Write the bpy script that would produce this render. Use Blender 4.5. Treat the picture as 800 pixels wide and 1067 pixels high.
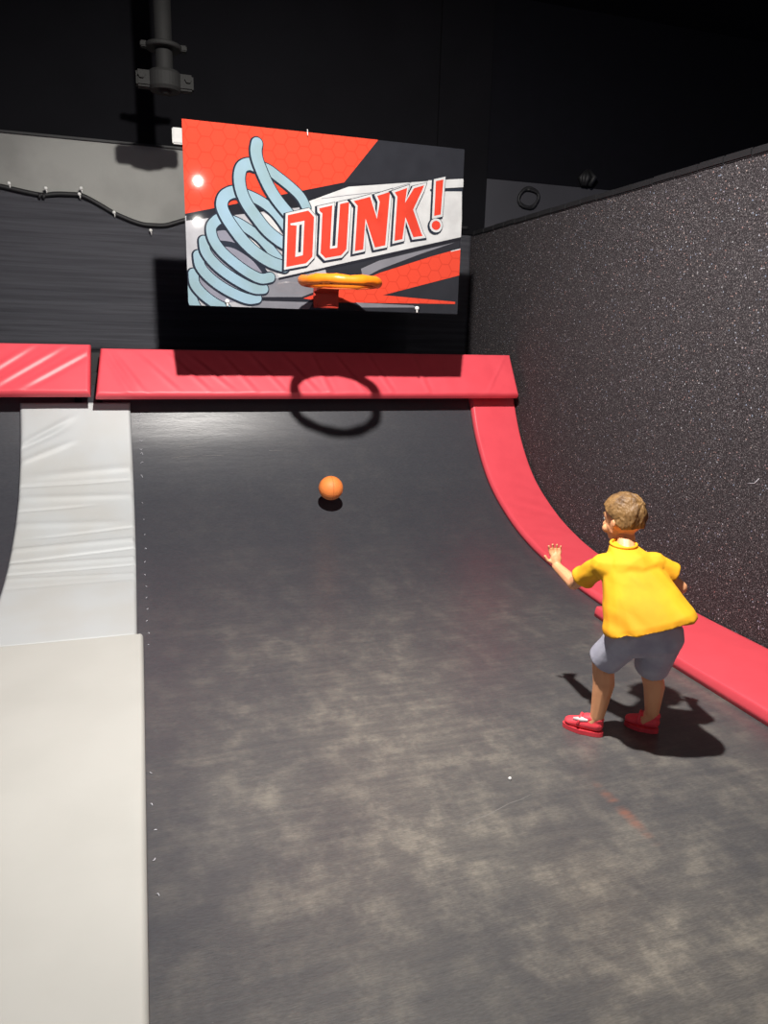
import bpy, bmesh, math, random
from mathutils import Vector, Matrix, noise
from mathutils.geometry import tessellate_polygon
random.seed(7)
for o in list(bpy.data.objects): bpy.data.objects.remove(o)
S = bpy.context.scene
C = S.collection

# ------------------------------------------------------------------ camera
cam_d = bpy.data.cameras.new('camera'); cam = bpy.data.objects.new('camera', cam_d); C.objects.link(cam)
XR = Vector((0.952, -0.306, 0.023)); YD = Vector((-0.049, -0.226, -0.973)); ZF = Vector((0.303, 0.925, -0.230))
ZF.normalize(); XR = (XR - XR.dot(ZF)*ZF).normalized(); YD = ZF.cross(XR)
CAM = Vector((0, 0, 1.6))
cam.matrix_world = Matrix(((XR.x, -YD.x, -ZF.x, CAM.x), (XR.y, -YD.y, -ZF.y, CAM.y), (XR.z, -YD.z, -ZF.z, CAM.z), (0, 0, 0, 1)))
cam_d.sensor_width = 36; cam_d.lens = 36*771/1067; cam_d.clip_start = 0.05
S.camera = cam

# ------------------------------------------------------------------ world, exposure, lamps
w = bpy.data.worlds.new('world'); S.world = w; w.use_nodes = True
bg = w.node_tree.nodes['Background']; bg.inputs[0].default_value = (.6, .6, 1.0, 1); bg.inputs[1].default_value = .15
S.view_settings.view_transform = 'Standard'; S.view_settings.look = 'None'
S.view_settings.gamma = 1; S.view_settings.use_curve_mapping = False
S.view_settings.exposure = 0.0
LAMPS = [((.58, 1.95, 3.95), 1380, (1.25, 4.5, .3), 142, (1.0, .955, .90)),
         ((1.0, -2.9, 3.95), 85, (1.2, 1.0, 0), 150, (1.0, .93, .84)),
         ((1.32, -7.43, 3.95), 85, (1.2, -2.0, 0), 150, (1.0, .95, .88))]

# ------------------------------------------------------------------ materials
def srgb(r, g, b):
    f = lambda c: (c/255/12.92) if c/255 <= .04045 else ((c/255+.055)/1.055)**2.4
    return (f(r), f(g), f(b), 1)
def mat(name, col, rough=.6, spec=.5, metal=0, col2=None, scale=8, lo=.4, hi=.65, bump=0, bscale=60, stretch=(1, 1, 1), coat=0, emit=None):
    m = bpy.data.materials.new(name); m.use_nodes = True
    nt = m.node_tree; n = nt.nodes; l = nt.links; p = n['Principled BSDF']
    p.inputs['Base Color'].default_value = col; p.inputs['Roughness'].default_value = rough
    p.inputs['Specular IOR Level'].default_value = spec; p.inputs['Metallic'].default_value = metal
    p.inputs['Coat Weight'].default_value = coat; p.inputs['Coat Roughness'].default_value = .08
    tc = n.new('ShaderNodeTexCoord'); mp = n.new('ShaderNodeMapping'); mp.inputs['Scale'].default_value = stretch
    l.new(tc.outputs['Object'], mp.inputs['Vector'])
    if col2 is None: col2 = tuple(c*.86 for c in col[:3])+(1,)
    nz = n.new('ShaderNodeTexNoise'); nz.inputs['Scale'].default_value = scale; nz.inputs['Detail'].default_value = 6
    l.new(mp.outputs[0], nz.inputs['Vector'])
    r = n.new('ShaderNodeValToRGB'); r.color_ramp.elements[0].position = lo; r.color_ramp.elements[1].position = hi
    r.color_ramp.elements[0].color = col; r.color_ramp.elements[1].color = col2
    l.new(nz.outputs['Fac'], r.inputs[0]); l.new(r.outputs[0], p.inputs['Base Color'])
    if bump:
        nb = n.new('ShaderNodeTexNoise'); nb.inputs['Scale'].default_value = bscale; nb.inputs['Detail'].default_value = 4
        l.new(mp.outputs[0], nb.inputs['Vector'])
        b = n.new('ShaderNodeBump'); b.inputs['Strength'].default_value = bump; b.inputs['Distance'].default_value = .01
        l.new(nb.outputs['Fac'], b.inputs['Height']); l.new(b.outputs[0], p.inputs['Normal'])
    if emit:
        p.inputs['Emission Color'].default_value = emit[0]; p.inputs['Emission Strength'].default_value = emit[1]
    return m

def bed_material():
    m = mat('bed_fabric', (.021, .021, .0225, 1), rough=.34, spec=.6)
    nt = m.node_tree; n = nt.nodes; l = nt.links; p = n['Principled BSDF']
    tc = n.new('ShaderNodeTexCoord')
    def nz(scale, detail, st, rough=.6, off=(0, 0, 0)):
        mp = n.new('ShaderNodeMapping'); mp.inputs['Scale'].default_value = st; mp.inputs['Location'].default_value = off
        l.new(tc.outputs['Object'], mp.inputs['Vector'])
        t = n.new('ShaderNodeTexNoise'); t.inputs['Scale'].default_value = scale; t.inputs['Detail'].default_value = detail
        t.inputs['Roughness'].default_value = rough; l.new(mp.outputs[0], t.inputs['Vector']); return t.outputs['Fac']
    def ramp(x, a, b, v0=0, v1=1):
        r = n.new('ShaderNodeMapRange'); r.interpolation_type = 'SMOOTHSTEP'
        r.inputs[1].default_value = a; r.inputs[2].default_value = b; r.inputs[3].default_value = v0; r.inputs[4].default_value = v1
        l.new(x, r.inputs[0]); return r.outputs[0]
    def mth(op, a, b):
        q = n.new('ShaderNodeMath'); q.operation = op
        for i, v in enumerate((a, b)):
            if isinstance(v, (int, float)): q.inputs[i].default_value = v
            else: l.new(v, q.inputs[i])
        return q.outputs[0]
    big = ramp(nz(1.5, 3, (1, .8, 1)), .36, .66)
    sm = ramp(nz(7.5, 7, (1, .8, 1), .66, (3, 1, 0)), .42, .70)
    streak = ramp(nz(26, 3, (.14, 1.3, .14), .6, (0, 5, 0)), .30, .75)
    weave = nz(170, 2, (.25, 1.6, 1.6))
    # chalk worn in, plus foreground light painted as paler colour (y along bed)
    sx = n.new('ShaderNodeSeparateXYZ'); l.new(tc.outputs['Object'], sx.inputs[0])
    wear_light = ramp(sx.outputs['Y'], 4.9, 2.2, .12, 1)
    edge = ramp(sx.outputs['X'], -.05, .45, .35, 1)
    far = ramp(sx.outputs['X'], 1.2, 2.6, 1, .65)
    chalk_light = mth('MULTIPLY', mth('MULTIPLY', mth('ADD', mth('ADD', mth('MULTIPLY', sm, mth('ADD', mth('MULTIPLY', big, .34), .26)), mth('MULTIPLY', big, .22)), .25), wear_light), mth('MULTIPLY', edge, far))
    chalk_light = mth('MULTIPLY', chalk_light, mth('ADD', mth('MULTIPLY', streak, .4), .72))
    mx = n.new('ShaderNodeMix'); mx.data_type = 'RGBA'; l.new(chalk_light, mx.inputs[0])
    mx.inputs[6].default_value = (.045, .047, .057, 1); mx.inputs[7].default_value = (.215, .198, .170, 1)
    wv = n.new('ShaderNodeMix'); wv.data_type = 'RGBA'; wv.blend_type = 'MULTIPLY'; wv.inputs[0].default_value = 1
    cc = n.new('ShaderNodeCombineColor'); g = ramp(weave, .25, .75, .82, 1.15)
    for i in range(3): l.new(g, cc.inputs[i])
    l.new(mx.outputs[2], wv.inputs[6]); l.new(cc.outputs[0], wv.inputs[7]); l.new(wv.outputs[2], p.inputs['Base Color'])
    mp = n.new('ShaderNodeMapping'); mp.vector_type = 'TEXTURE'; mp.inputs['Location'].default_value = (1.535, 1.905, 0); mp.inputs['Scale'].default_value = (.03, .2, 1)
    l.new(tc.outputs['Object'], mp.inputs['Vector']); ln = n.new('ShaderNodeVectorMath'); ln.operation = 'LENGTH'; l.new(mp.outputs[0], ln.inputs[0])
    st = mth('MULTIPLY', ramp(ln.outputs['Value'], 1.2, .1), mth('MULTIPLY', streak, .8))
    rs = n.new('ShaderNodeMix'); rs.data_type = 'RGBA'; l.new(st, rs.inputs[0]); l.new(wv.outputs[2], rs.inputs[6]); rs.inputs[7].default_value = (.24, .10, .07, 1)
    l.new(rs.outputs[2], p.inputs['Base Color'])
    b = n.new('ShaderNodeBump'); b.inputs['Strength'].default_value = .12; b.inputs['Distance'].default_value = .003
    l.new(mth('ADD', weave, streak), b.inputs['Height']); l.new(b.outputs[0], p.inputs['Normal'])
    return m

def speckle_material():
    m = mat('speckled_carpet', (.03, .03, .03, 1), rough=.85, spec=.2)
    nt = m.node_tree; n = nt.nodes; l = nt.links; p = n['Principled BSDF']
    tc = n.new('ShaderNodeTexCoord')
    n1 = n.new('ShaderNodeTexNoise'); n1.inputs['Scale'].default_value = 135; n1.inputs['Detail'].default_value = 3; n1.inputs['Roughness'].default_value = .75
    l.new(tc.outputs['Object'], n1.inputs['Vector'])
    r1 = n.new('ShaderNodeValToRGB'); e = r1.color_ramp.elements
    e[0].position = .40; e[0].color = (.015, .013, .0145, 1); e[1].position = .72; e[1].color = (.36, .335, .34, 1)
    k = r1.color_ramp.elements.new(.58); k.color = (.060, .053, .058, 1)
    l.new(n1.outputs['Fac'], r1.inputs[0])
    v = n.new('ShaderNodeTexVoronoi'); v.inputs['Scale'].default_value = 78; vm_ = n.new('ShaderNodeMapping'); vm_.inputs['Location'].default_value = (.0077, 0, 0); l.new(tc.outputs['Object'], vm_.inputs['Vector']); l.new(vm_.outputs[0], v.inputs['Vector'])
    sc = n.new('ShaderNodeSeparateColor'); l.new(v.outputs['Color'], sc.inputs[0])
    a = n.new('ShaderNodeMath'); a.operation = 'GREATER_THAN'; a.inputs[1].default_value = .88; l.new(sc.outputs[2], a.inputs[0])
    d = n.new('ShaderNodeMath'); d.operation = 'LESS_THAN'; d.inputs[1].default_value = .30; l.new(v.outputs['Distance'], d.inputs[0])
    mu = n.new('ShaderNodeMath'); mu.operation = 'MULTIPLY'; l.new(a.outputs[0], mu.inputs[0]); l.new(d.outputs[0], mu.inputs[1])
    fl = n.new('ShaderNodeValToRGB'); fe = fl.color_ramp.elements; fe[0].color = (.40, .34, .32, 1); fe[1].color = (.5, .5, .52, 1)
    k = fe.new(.4); k.color = (.32, .17, .15, 1); k = fe.new(.7); k.color = (.22, .28, .40, 1)
    l.new(sc.outputs[1], fl.inputs[0])
    mx = n.new('ShaderNodeMix'); mx.data_type = 'RGBA'; l.new(mu.outputs[0], mx.inputs[0]); l.new(r1.outputs[0], mx.inputs[6]); l.new(fl.outputs[0], mx.inputs[7])
    l.new(mx.outputs[2], p.inputs['Base Color'])
    b = n.new('ShaderNodeBump'); b.inputs['Strength'].default_value = .8; b.inputs['Distance'].default_value = .006
    l.new(n1.outputs['Fac'], b.inputs['Height']); l.new(b.outputs[0], p.inputs['Normal'])
    return m

def hex_material(name, col, cell=.088):
    m = mat(name, col, rough=.035, spec=.5)
    nt = m.node_tree; n = nt.nodes; l = nt.links; p = n['Principled BSDF']
    tc = n.new('ShaderNodeTexCoord')
    def vm(op, a, b=None):
        q = n.new('ShaderNodeVectorMath'); q.operation = op
        for i, v in enumerate((a, b)):
            if v is None: continue
            if isinstance(v, tuple): q.inputs[i].default_value = v
            else: l.new(v, q.inputs[i])
        return q
    def mt(op, a, b=0.0):
        q = n.new('ShaderNodeMath'); q.operation = op
        for i, v in enumerate((a, b)):
            if isinstance(v, (int, float)): q.inputs[i].default_value = v
            else: l.new(v, q.inputs[i])
        return q.outputs[0]
    sx = n.new('ShaderNodeSeparateXYZ'); l.new(tc.outputs['Object'], sx.inputs[0])
    cb = n.new('ShaderNodeCombineXYZ')                                   # the board lies in x/z
    l.new(mt('DIVIDE', mt('ADD', sx.outputs[2], 10), cell), cb.inputs[0]); l.new(mt('DIVIDE', mt('ADD', sx.outputs[0], 10), cell), cb.inputs[1])
    r = (1, 1.7320508, 1); h = (.5, .8660254, 0)
    A = vm('SUBTRACT', vm('MODULO', cb.outputs[0], r).outputs[0], h)
    B = vm('SUBTRACT', vm('MODULO', vm('ADD', cb.outputs[0], h).outputs[0], r).outputs[0], h)
    da = vm('DOT_PRODUCT', A.outputs[0], A.outputs[0]).outputs['Value']; db = vm('DOT_PRODUCT', B.outputs[0], B.outputs[0]).outputs['Value']
    sel = mt('LESS_THAN', db, da)
    mv = n.new('ShaderNodeMix'); mv.data_type = 'VECTOR'; l.new(sel, mv.inputs[0]); l.new(A.outputs[0], mv.inputs[4]); l.new(B.outputs[0], mv.inputs[5])
    ab = vm('ABSOLUTE', mv.outputs[1])
    s2 = n.new('ShaderNodeSeparateXYZ'); l.new(ab.outputs[0], s2.inputs[0])
    hd = mt('MAXIMUM', s2.outputs[0], vm('DOT_PRODUCT', ab.outputs[0], h).outputs['Value'])
    mr = n.new('ShaderNodeMapRange'); mr.inputs[1].default_value = .445; mr.inputs[2].default_value = .485; l.new(hd, mr.inputs[0])
    mx = n.new('ShaderNodeMix'); mx.data_type = 'RGBA'; l.new(mr.outputs[0], mx.inputs[0])
    mx.inputs[6].default_value = col; mx.inputs[7].default_value = (col[0]*.82, col[1]*.75, col[2]*.75, 1)
    l.new(mx.outputs[2], p.inputs['Base Color'])
    return m

M = {}
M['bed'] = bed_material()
M['speckle'] = speckle_material()
M['red_vinyl'] = mat('red_vinyl', (.80, .084, .112, 1), rough=.42, bump=.05, bscale=25, col2=(.77, .078, .105, 1))
M['grey_vinyl'] = mat('grey_vinyl', (.445, .465, .475, 1), rough=.5, bump=.05, bscale=14, col2=(.43, .437, .43, 1), scale=3)
M['grey_vinyl_floor'] = mat('grey_vinyl_floor', (.445, .443, .420, 1), rough=.5, bump=.05, bscale=14, col2=(.425, .423, .400, 1), scale=3)
M['wall_grey'] = mat('wall_grey', (.30, .30, .285, 1), rough=.85, scale=1.6, col2=(.22, .22, .21, 1), bump=.1, bscale=30)
M['wall_dim'] = mat('wall_grey_shaded', (.045, .045, .055, 1), rough=.85, scale=2)  # same back wall right of the board, its shade put into the colour
M['wall_black'] = mat('wall_black', (.0030, .0030, .0048, 1), rough=.9, spec=.2, scale=2, col2=(.002, .002, .0035, 1))
M['ceil'] = mat('ceiling_black', (.003, .003, .0055, 1), rough=.95, spec=.2)
M['net'] = mat('black_drape', (.115, .116, .138, 1), rough=.75, scale=5, stretch=(.2, 1, 6), col2=(.078, .079, .096, 1), bump=.5, bscale=10)
M['black'] = mat('black_rubber', (.010, .010, .012, 1), rough=.6)
M['pipe'] = mat('black_pipe_paint', (.014, .014, .014, 1), rough=.75, spec=.25)
M['steel'] = mat('zinc_steel', (.55, .55, .55, 1), rough=.35, metal=.7)
M['thread'] = mat('pale_thread', (.22, .21, .20, 1), rough=.8)
M['white'] = mat('white_plastic', (.80, .80, .78, 1), rough=.4)
M['floor'] = mat('concrete_floor', (.05, .05, .05, 1), rough=.8, scale=4)
M['rim'] = mat('orange_rim_vinyl', (.90, .22, .008, 1), rough=.4, bump=.15, bscale=40)
M['bracket'] = mat('red_bracket_steel', (.42, .028, .012, 1), rough=.4)
M['ball'] = mat('orange_ball_rubber', (.95, .27, .06, 1), rough=.55, bump=.2, bscale=260)
M['ball_seam'] = mat('ball_seam', (.50, .09, .02, 1), rough=.6)
M['skin'] = mat('skin', (.74, .36, .18, 1), rough=.5, scale=12, col2=(.68, .31, .15, 1))
M['shirt'] = mat('yellow_cotton', (.76, .40, .006, 1), rough=.8, scale=6, col2=(.76, .32, .006, 1), bump=.25, bscale=9)
M['seam'] = mat('yellow_seam', (.72, .42, .02, 1), rough=.8)
M['shorts'] = mat('grey_shorts_cotton', (.40, .40, .47, 1), rough=.85, scale=9, col2=(.30, .30, .38, 1), bump=.3, bscale=14)
M['stripe'] = mat('pale_grey_cotton', (.50, .50, .55, 1), rough=.85)
M['hair'] = mat('brown_blond_hair', (.23, .125, .042, 1), rough=.55, scale=28, stretch=(1, 1, .25), col2=(.11, .055, .02, 1), bump=.5, bscale=110)
M['shoe'] = mat('red_shoe_mesh', (.85, .06, .085, 1), rough=.6, bump=.1, bscale=120)
M['sole'] = mat('red_shoe_sole', (.72, .05, .07, 1), rough=.6)
M['shoe_white'] = mat('white_shoe_patch', (.85, .72, .72, 1), rough=.5)
M['eye_white'] = mat('eye_white', (.85, .85, .83, 1), rough=.2)
M['iris'] = mat('dark_iris', (.05, .03, .02, 1), rough=.2)
M['lip'] = mat('lip', (.55, .20, .15, 1), rough=.5)
M['lamp_body'] = mat('lamp_black_metal', (.02, .02, .02, 1), rough=.5)
M['lamp_glow'] = mat('lamp_glow', (.9, .9, .9, 1), emit=((1, .93, .84, 1), 30))

# ------------------------------------------------------------------ mesh helpers
def finish(name, bm, mats, parent=None, smooth=False, loc=None):
    me = bpy.data.meshes.new(name)
    bmesh.ops.recalc_face_normals(bm, faces=bm.faces)
    bm.to_mesh(me); bm.free()
    if smooth:
        for p in me.polygons: p.use_smooth = True
    if not isinstance(mats, (list, tuple)): mats = [mats]
    for m in mats: me.materials.append(m)
    o = bpy.data.objects.new(name, me); C.objects.link(o)
    if parent: o.parent = parent; o.location = -parent.location
    return o
def tag(o, label, cat, group=None):
    o['label'] = label; o['category'] = cat
    if group: o['group'] = group
    return o
def thing(name, loc, label, cat, group=None):
    o = bpy.data.objects.new(name, None); C.objects.link(o); o.location = loc; o.empty_display_size = .1
    return tag(o, label, cat, group)
def structure(o): o['kind'] = 'structure'; return o
def add_box(bm, a, b, bev=0):
    a, b = Vector(a), Vector(b)
    r = bmesh.ops.create_cube(bm, size=1); vs = r['verts']
    for v in vs: v.co = Vector(((a[i]+b[i])/2 + v.co[i]*(b[i]-a[i]) for i in range(3)))
    if bev: bmesh.ops.bevel(bm, geom=list({e for v in vs for e in v.link_edges}), offset=bev, segments=2, affect='EDGES')
def frame_of(d):
    d = d.normalized(); u = d.cross(Vector((0, 0, 1)))
    if u.length < 1e-3: u = Vector((1, 0, 0))
    u.normalize(); return u, d.cross(u).normalized()
def add_tube(bm, pts, rads, seg=16, caps=True, closed=False):
    pts = [Vector(p) for p in pts]; n = len(pts)
    if isinstance(rads, (int, float)): rads = [rads]*n
    rings = []; pu = None
    for i, p in enumerate(pts):
        if closed: d = pts[(i+1) % n]-pts[i-1]
        else: d = pts[min(i+1, n-1)]-pts[max(i-1, 0)]
        d.normalize()
        if pu is None: u, v = frame_of(d)
        else: u = (pu-pu.dot(d)*d).normalized(); v = d.cross(u)
        pu = u
        rings.append([bm.verts.new(p+(u*math.cos(2*math.pi*k/seg)+v*math.sin(2*math.pi*k/seg))*rads[i]) for k in range(seg)])
    m = n if closed else n-1
    for i in range(m):
        a, b = rings[i], rings[(i+1) % n]
        for k in range(seg): bm.faces.new((a[k], a[(k+1) % seg], b[(k+1) % seg], b[k]))
    if caps and not closed: bm.faces.new(rings[0]); bm.faces.new(rings[-1][::-1])
def add_lathe(bm, c, prof, seg=32, axis='Z'):
    c = Vector(c); rings = []
    for r, z in prof:
        ring = []
        for k in range(seg):
            a = 2*math.pi*k/seg; x, y = r*math.cos(a), r*math.sin(a)
            p = Vector((x, y, z)) if axis == 'Z' else (Vector((x, z, y)) if axis == 'Y' else Vector((z, x, y)))
            ring.append(bm.verts.new(c+p))
        rings.append(ring)
    for a, b in zip(rings, rings[1:]):
        for k in range(seg): bm.faces.new((a[k], a[(k+1) % seg], b[(k+1) % seg], b[k]))
    bm.faces.new(rings[0]); bm.faces.new(rings[-1][::-1])

PROF = [(-2.5, 0.0), (3.3, .0), (3.7, .018), (4.1, .052), (4.6, .135), (5.0, .272), (5.35, .475), (5.62, .765), (5.80, 1.085), (5.88, 1.27)]
def resample(pts, step):
    # Catmull-Rom through the profile, then even spacing
    out = []
    P = [Vector(p) for p in pts]
    for i in range(len(P)-1):
        p0, p1, p2, p3 = P[max(i-1, 0)], P[i], P[i+1], P[min(i+2, len(P)-1)]
        if i <= 0: out += [p1.lerp(p2, k/20) for k in range(20)]; continue
        if i == 1: p0 = p1-(p2-p1).length*Vector((1, 0))
        for k in range(20):
            t = k/20
            out.append(.5*((2*p1)+(-p0+p2)*t+(2*p0-5*p1+4*p2-p3)*t*t+(-p0+3*p1-3*p2+p3)*t**3))
    out.append(P[-1])
    res = [out[0]]; acc = 0
    for a, b in zip(out, out[1:]):
        L = (b-a).length
        while acc+L >= step:
            t = (step-acc)/L; a = a.lerp(b, t); res.append(a.copy()); L = (b-a).length; acc = 0
        acc += L
    return res
CURVE = resample(PROF, .01)
def curve_between(y0, y1):
    return [p for p in CURVE if y0 <= p.x <= y1]
def cushion(name, path, xa, xb, th, mats, parent=None, er=.022, wrinkle=None, step=.012, lift=.002, stepu=None):
    """padded mat along a (y, z) path, from x = xa(s) to xb(s); rounded edges, wrinkles in its vinyl"""
    L = [0]
    for a, b in zip(path, path[1:]): L.append(L[-1]+(b-a).length)
    tot = L[-1]
    def at(s):
        s = max(0, min(tot, s)); lo = 0; hi = len(L)-1
        while hi-lo > 1:
            md = (lo+hi)//2
            if L[md] <= s: lo = md
            else: hi = md
        t = (s-L[lo])/(L[hi]-L[lo]); p = path[lo].lerp(path[hi], t)
        i0, i1 = max(lo-3, 0), min(hi+3, len(path)-1)
        d = (path[i1]-path[i0]).normalized()
        return p, Vector((-d.y, d.x))
    edge = [er*k for k in (0, .07, .18, .36, .6, .82, 1)]
    def params(T, stp):
        n = max(2, int((T-2*er)/stp)); return edge+[er+(T-2*er)*k/n for k in range(1, n)]+[T-e for e in edge[::-1]]
    W = abs(xb(0)-xa(0))
    us = params(W, stepu or step); vs = params(tot, step)
    bm = bmesh.new(); grid = []
    for v in vs:
        p, nrm = at(v); row = []; x0, x1 = xa(v/tot), xb(v/tot)
        for u in us:
            d = min(u, W-u, v, tot-v)
            f = 1 if d >= er else math.sqrt(max(0, 1-(1-d/er)**2))
            h = lift+th*(.12+.88*f if d > 0 else 0)
            if wrinkle and d > .004: h += wrinkle(u, v, W, tot)*min(1, d/er)
            row.append(bm.verts.new((x0+(x1-x0)*u/W, p.x+nrm.x*h, p.y+nrm.y*h)))
        grid.append(row)
    for i in range(len(vs)-1):
        for j in range(len(us)-1): bm.faces.new((grid[i][j], grid[i][j+1], grid[i+1][j+1], grid[i+1][j]))
    # backing: the same border on the base surface
    back = [[grid[i][0], grid[i][-1]] for i in range(len(vs))]
    for i in range(len(vs)-1): 
        try: bm.faces.new((back[i][0], back[i+1][0], back[i+1][1], back[i][1]))
        except ValueError: pass
    return finish(name, bm, mats, parent, smooth=True)
def ridge(u, v, u0, v0, ang, wid, amp, length=.3):
    c, s = math.cos(ang), math.sin(ang); a = (u-u0)*c+(v-v0)*s; b = -(u-u0)*s+(v-v0)*c
    return amp*math.exp(-(b/wid)**2)*math.exp(-(a/length)**4)

# ------------------------------------------------------------------ the room
YW = 6.85
bm = bmesh.new(); add_box(bm, (-6, -10, -.62), (9, YW+.2, -.5)); structure(finish('floor', bm, M['floor']))
bm = bmesh.new(); add_box(bm, (-6, -10, 4.60), (9, YW+.2, 4.7)); structure(finish('ceiling', bm, M['ceil']))
bm = bmesh.new(); add_box(bm, (-6, YW, -.5), (3.17, YW+.15, 3.075)); structure(finish('wall_back', bm, M['wall_grey']))
bm = bmesh.new(); add_box(bm, (3.17, YW, -.5), (9, YW+.15, 3.075)); structure(finish('wall_back_right', bm, M['wall_dim']))
bm = bmesh.new(); add_box(bm, (-6, YW-.015, 3.075), (3.17, YW+.15, 4.6)); structure(finish('wall_back_upper', bm, M['wall_black']))
bm = bmesh.new(); add_box(bm, (3.172, YW-.01, 3.075), (9, YW+.15, 4.6)); structure(finish('wall_back_upper_right', bm, M['ceil']))
bm = bmesh.new(); add_box(bm, (3.05, -2.5, -.5), (3.19, YW-.001, 2.565)); structure(finish('wall_right', bm, M['speckle']))
# the black edging that caps the partition wall
bm = bmesh.new()
for k in range(47):
    y0 = -2.45+k*.2; j = random.uniform(-.004, .004)
    add_box(bm, (3.036, y0, 2.548+j), (3.205, min(y0+.203, YW-.05), 2.592+j), .008)
structure(finish('trim_1', bm, M['black']))
bm = bmesh.new(); add_box(bm, (2.66, YW-.045, 2.56), (3.16, YW-.002, 4.6)); structure(finish('trim_2', bm, M['wall_black']))
# raised deck the rim pads lie on, in front of the back wall, and the ramp frame below the bed
bm = bmesh.new(); add_box(bm, (-4.5, 5.93, -.5), (3.048, YW-.002, 1.44)); structure(finish('platform', bm, M['black']))

# ------------------------------------------------------------------ trampoline beds
def bed(name, x0, x1, label):
    bm = bmesh.new(); pts = [p for i, p in enumerate(CURVE) if i % 4 == 0 and p.x < 5.87]; nx = 24
    top = []; bot = []
    for i, p in enumerate(pts):
        q = pts[min(i+1, len(pts)-1)]-pts[max(i-1, 0)]; q.normalize(); nr = Vector((-q.y, q.x))
        top.append([bm.verts.new((x0+(x1-x0)*k/nx, p.x, p.y)) for k in range(nx+1)])
        bot.append([bm.verts.new((x0+(x1-x0)*k/nx, p.x-nr.x*.012, p.y-nr.y*.012)) for k in range(nx+1)])
    for i in range(len(pts)-1):
        for k in range(nx):
            bm.faces.new((top[i][k], top[i][k+1], top[i+1][k+1], top[i+1][k])); bm.faces.new((bot[i][k], bot[i+1][k], bot[i+1][k+1], bot[i][k+1]))
        bm.faces.new((top[i][0], top[i+1][0], bot[i+1][0], bot[i][0])); bm.faces.new((top[i][-1], bot[i][-1], bot[i+1][-1], top[i+1][-1]))
    for k in range(nx):
        bm.faces.new((top[0][k], bot[0][k], bot[0][k+1], top[0][k+1])); bm.faces.new((top[-1][k], top[-1][k+1], bot[-1][k+1], bot[-1][k]))
    t = thing(name, ((x0+x1)/2, 1.5, 0), label, 'trampoline')
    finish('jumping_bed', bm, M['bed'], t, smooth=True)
    return t
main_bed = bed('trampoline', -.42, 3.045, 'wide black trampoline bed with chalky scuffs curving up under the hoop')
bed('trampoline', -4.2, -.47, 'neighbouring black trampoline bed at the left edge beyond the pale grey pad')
# steel frame rails under each bed edge
def rail(xx, par, nm='frame_rail'):
    bm = bmesh.new(); pts = [p for i, p in enumerate(CURVE) if i % 12 == 0]
    add_tube(bm, [(xx, p.x, p.y-.055) for p in pts], .03, 12)
    return finish(nm, bm, M['black'], par, smooth=True)
rail(-.30, main_bed); rail(2.95, main_bed)
bm = bmesh.new(); add_box(bm, (-4.2, 5.86, 1.02), (3.04, 5.925, 1.30), .006)
structure(finish('trim_3', bm, M['black']))
for xx in (-4.0, -.36, 2.9):
    for yy in (-1.5, 1.0, 3.2, 5.0):
        z = min(CURVE, key=lambda p: abs(p.x-yy)).y-.09
        bm = bmesh.new(); add_box(bm, (xx-.03, yy-.03, -.5), (xx+.03, yy+.03, z)); finish('frame_post', bm, M['black'], main_bed if xx > -3 else None and main_bed)
for o in list(bpy.data.objects):
    if o.name.startswith('frame_post') and o.parent is None: bpy.data.objects.remove(o)
# white stitches down the bed edge beside the grey pad, one seam, and wear lines sewn across the ramp
def surf(x, y, h=.0015):
    p = min(CURVE, key=lambda q: abs(q.x-y)); i = CURVE.index(p); d = (CURVE[min(i+3, len(CURVE)-1)]-CURVE[max(i-3, 0)]).normalized()
    return Vector((x, p.x-d.y*h, p.y+d.x*h))
for y in [5.76, 5.735, 5.71, 5.66, 5.62, 5.60, 5.55, 5.48]+[5.3-k*.14 for k in range(12)]+[2.6, 2.4, 2.25, 2.1, 1.95]:
    bm = bmesh.new(); x = -.045+random.uniform(0, .012); w = random.uniform(.006, .028 if y > 5.4 else .012)
    add_tube(bm, [surf(x, y), surf(x+w*.6, y+random.uniform(-.006, .006), .003), surf(x+w, y+random.uniform(-.008, .008))], .0018, 6)
    finish('stitch', bm, M['stripe'], main_bed, smooth=True)
for (xa, xb, y, dy) in [(.18, .36, 5.575, .01), (.40, .56, 5.58, 0), (.24, .36, 5.63, .014), (.95, 1.28, 1.99, .10), (.9, 1.0, 5.6, .0)]:
    bm = bmesh.new(); add_tube(bm, [surf(xa+(xb-xa)*k/6, y+dy*k/6, -.0003) for k in range(7)], .0010, 6)
    finish('loose_thread', bm, M['thread'], main_bed, smooth=True)

# ------------------------------------------------------------------ pads
def sh(v): return lambda s: v
def w_right(u, v, W, T):
    h = 0
    if v > .9: h += .0022*math.sin((v*38+u*26))*math.exp(-((v-1.55)/.55)**2)*(.4+.6*noise.noise(Vector((u*4, v*5, 0))))
    h += .004*noise.noise(Vector((u*3, v*4, 3)))
    return h
cushion('red_curved_pad', curve_between(3.56, 5.83), sh(2.632), sh(3.044), .05, M['red_vinyl'], wrinkle=w_right)
tag(bpy.data.objects['red_curved_pad'], 'narrow red vinyl pad curving up the ramp beside the speckled wall', 'pad')
o = cushion('red_floor_pad', curve_between(-2.0, 3.565), sh(2.50), sh(3.045), .062, M['red_vinyl'], wrinkle=lambda u, v, W, T: .004*noise.noise(Vector((u*3, v*2.2, 8))), step=.02, er=.008)
tag(o, 'flat red vinyl pad on the floor behind the boy, along the speckled wall', 'pad')
def w_grey(u, v, W, T):
    h = .006*noise.noise(Vector((u*2.2, v*3, 1)))
    # creases across the pad where it bends; v is measured from the low end
    for (v0, ang, wid, amp, u0, ln) in G_CREASES: h += ridge(u, v, u0, v0, ang, wid, amp, ln)
    return h
G0 = 3.81
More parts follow.
